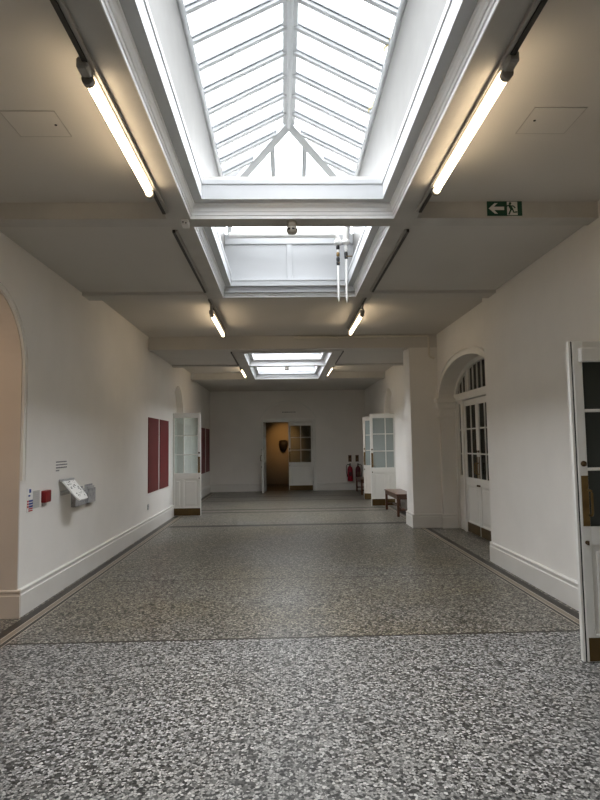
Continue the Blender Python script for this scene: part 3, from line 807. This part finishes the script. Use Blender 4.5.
while x < .2:
    l = random.uniform(.02, .05); m.box((x, -.003, -.014), (x+l, 0, .014)); x += l+.012
m.obj('text_line', 'greyink', t)

# ------------------------------------------------------------------ conduits, pipes, valves
def bend(pts, r=.05, k=5):
    P = [Vector(p) for p in pts]; out = [P[0]]
    for i in range(1, len(P)-1):
        a = (P[i-1]-P[i]).normalized(); b = (P[i+1]-P[i]).normalized(); p0, p1 = P[i]+a*r, P[i]+b*r
        for j in range(k+1):
            s = j/k; out.append(p0*(1-s)**2 + P[i]*2*s*(1-s) + p1*s*s)
    return out+[P[-1]]
m = MB(); m.tube(bend([(.20, 10.466, 3.500), (2.70, 10.466, 3.515), (2.70, 10.466, 3.12), (2.80, 10.466, 3.09)], .05), .020, 8)
for x in (.3, 1.0, 1.9): m.box((x-.02, 10.46, 3.478), (x+.02, 10.4995, 3.53))
single(m.obj('cable_conduit', 'fitting'), 'cream conduit running along the mid-hall beam and down onto the pier', 'conduit')
t = thing('heating_pipe', 'thick white pipe across the end of the second skylight with an elbow', 'pipe', (.05, 6.95, 4.13))
m = MB(); m.tube(bend([(-.70, 0, 0), (.648, 0, 0), (.648, 0, -.10)], .06), .034, 14); m.obj('pipe_run', 'whitepl', t)
m = MB(); m.lathe((.648, 0, -.12), [(0, 0), (.048, 0), (.048, .045), (0, .045)], 16); m.obj('collar', 'whitepl', t)
t = thing('drain_pipe', 'short thick white pipe dropping from the right corner of the second skylight', 'pipe', (.80, 6.95, 4.10))
m = MB(); m.tube(bend([(.10, .02, .30), (0, 0, .10), (0, 0, -.06)], .05), .034, 14); m.obj('pipe_run', 'whitepl', t)
m = MB(); m.lathe((0, 0, -.08), [(0, 0), (.046, 0), (.046, .04), (0, .04)], 16); m.obj('collar', 'whitepl', t)
def drop(label, x, z1, z0, valves, lever):
    t = thing('hanging_pipe', label, 'pipe', (x, 6.95, z0), group='thin pipes hanging from the skylight')
    H = z1-z0
    m = MB(); m.tube([(0, 0, .05), (0, 0, H)], .014, 10); m.obj('pipe_stem', 'whitepl', t)
    m = MB(); m.tube([(0, 0, 0), (0, 0, .055)], [.005, .016], 10); m.obj('nozzle', 'whitepl', t)
    for z, mt in valves:
        m = MB(); m.lathe((0, 0, z-z0), [(0, -.028), (.017, -.028), (.022, -.012), (.022, .012), (.017, .028), (0, .028)], 12); vv = m.obj('valve', mt, t)
    m = MB(); m.box((lever*.0, -.030, -.004+valves[-1][0]-z0), (lever*.075, -.018, .006+valves[-1][0]-z0)); m.obj('valve_lever', 'brass', vv)
drop('left thin white pipe with dark valves hanging below the second skylight', .697, 4.02, 3.29, ((3.97, 'black'), (3.88, 'brass'), (3.82, 'black'), (3.77, 'black')), .3)
drop('right thin white pipe with brass lever hanging below the second skylight', .797, 4.03, 3.275, ((3.96, 'whitepl'), (3.885, 'black'), (3.85, 'black')), 1)
for y, l in ((4.365, 'small brass catch on the right skylight frame, nearer one'), (5.222, 'small brass catch on the right skylight frame, farther one')):
    t = thing('window_catch', l, 'catch', (.905, y, 4.74), group='brass catches on the skylight frame')
    m = MB(); m.box((-.025, -.04, -.02), (.005, .04, .03), bev=.004); m.obj('catch_plate', 'paleb', t)
    m = MB(); m.tube([(-.02, 0, .0), (-.06, 0, -.03), (-.062, 0, -.055)], .008, 8); m.obj('catch_hook', 'paleb', t)

# ------------------------------------------------------------------ wall mask in the room beyond
t = thing('wall_mask', 'dark rounded carved mask lit on the tan wall beyond the far door', 'mask', (-.02, 22.5, 1.47))
prof = [(-.17, .20), (-.185, .10), (-.17, -.04), (-.12, -.16), (-.04, -.235), (.03, -.235), (.11, -.16), (.165, -.04), (.18, .10), (.165, .20), (.07, .235), (-.07, .235)]
m = MB(); n = len(prof)
V = [(x, -.005, z) for x, z in prof] + [(x*.86, -.08, z*.9) for x, z in prof] + [(x*.5, -.13, z*.55) for x, z in prof] + [(0, -.145, 0)]
F = [tuple(range(n))]
for r in range(2):
    for i in range(n): F.append((r*n+i, r*n+(i+1) % n, (r+1)*n+(i+1) % n, (r+1)*n+i))
for i in range(n): F.append((2*n+i, 2*n+(i+1) % n, 3*n))
m.smooth = True; m.add(V, F); m.obj('face', 'mask', t)
m = MB(); m.prism([(-.02, .06), (.02, .06), (.035, -.05), (-.035, -.05)], 'y', -.175, -.12); m.obj('nose', 'mask', t)
for a in (-.10, .045):
    m = MB(); m.box((a, -.135, .05), (a+.055, -.10, .075)); m.obj('brow', 'mask', t)

# ------------------------------------------------------------------ lights and world
def portal(name, loc, sx, sy):
    l = bpy.data.lights.new(name, 'AREA'); l.shape = 'RECTANGLE'; l.size = sx; l.size_y = sy
    l.cycles.is_portal = True
    o = bpy.data.objects.new(name, l); COL.objects.link(o); o.location = loc; o['kind'] = 'helper'
portal('skylight_portal', (.0975, 4.3, 4.74), 1.6, 5.7)
portal('far_skylight_portal', (.0975, 13.08, 4.09), 1.6, 4.2)
def lamp(name, typ, loc, power, col, **k):
    l = bpy.data.lights.new(name, typ); l.energy = power; l.color = col
    for a, v in k.items(): setattr(l, a, v)
    o = bpy.data.objects.new(name, l); COL.objects.link(o); o.location = loc; o['kind'] = 'helper'
    return o
o = lamp('gallery_spot', 'SPOT', (.1, 20.9, 2.85), 42, (1, .58, .22), spot_size=math.radians(52), spot_blend=1., shadow_soft_size=.05)
o.rotation_euler = (Vector((-.02, 22.5, 1.62)) - o.location).to_track_quat('-Z', 'Y').to_euler()
lamp('side_room_lamp', 'POINT', (-3.4, 3.6, 2.5), 22, (1, .82, .64), shadow_soft_size=.15)

w = bpy.data.worlds.new('sky'); scene.world = w; w.use_nodes = True
bg = w.node_tree.nodes['Background']; bg.inputs['Color'].default_value = (.95, .97, 1., 1); bg.inputs['Strength'].default_value = 20.5

# ------------------------------------------------------------------ camera
fw = Vector((0.02873895, 0.99670146, 0.07589647)); rt = Vector((0.99951364, -0.0277343, -0.01425827)); up = Vector((0.0121063, -0.07626933, 0.99701375))
cam = bpy.data.cameras.new('camera'); cam.sensor_width = 36; cam.sensor_fit = 'AUTO'; cam.lens = 575*36/800
cam.clip_start = .05; cam.clip_end = 200
co = bpy.data.objects.new('camera', cam); COL.objects.link(co)
mt = Matrix((rt, up, -fw)).transposed().to_4x4(); mt.translation = (0, 0, 1.55)
co.matrix_world = mt
scene.camera = co
vs = scene.view_settings
vs.view_transform = 'Standard'; vs.look = 'None'; vs.gamma = 1.; vs.use_curve_mapping = False; vs.exposure = 0.32
try:
    c = scene.cycles
    c.denoising_prefilter = 'ACCURATE'; c.use_denoising = True; c.denoiser = 'OPENIMAGEDENOISE'
    c.max_bounces = 10; c.diffuse_bounces = 7; c.transparent_max_bounces = 12; c.sample_clamp_indirect = 8.
    c.caustics_reflective = False; c.caustics_refractive = False
except Exception: pass
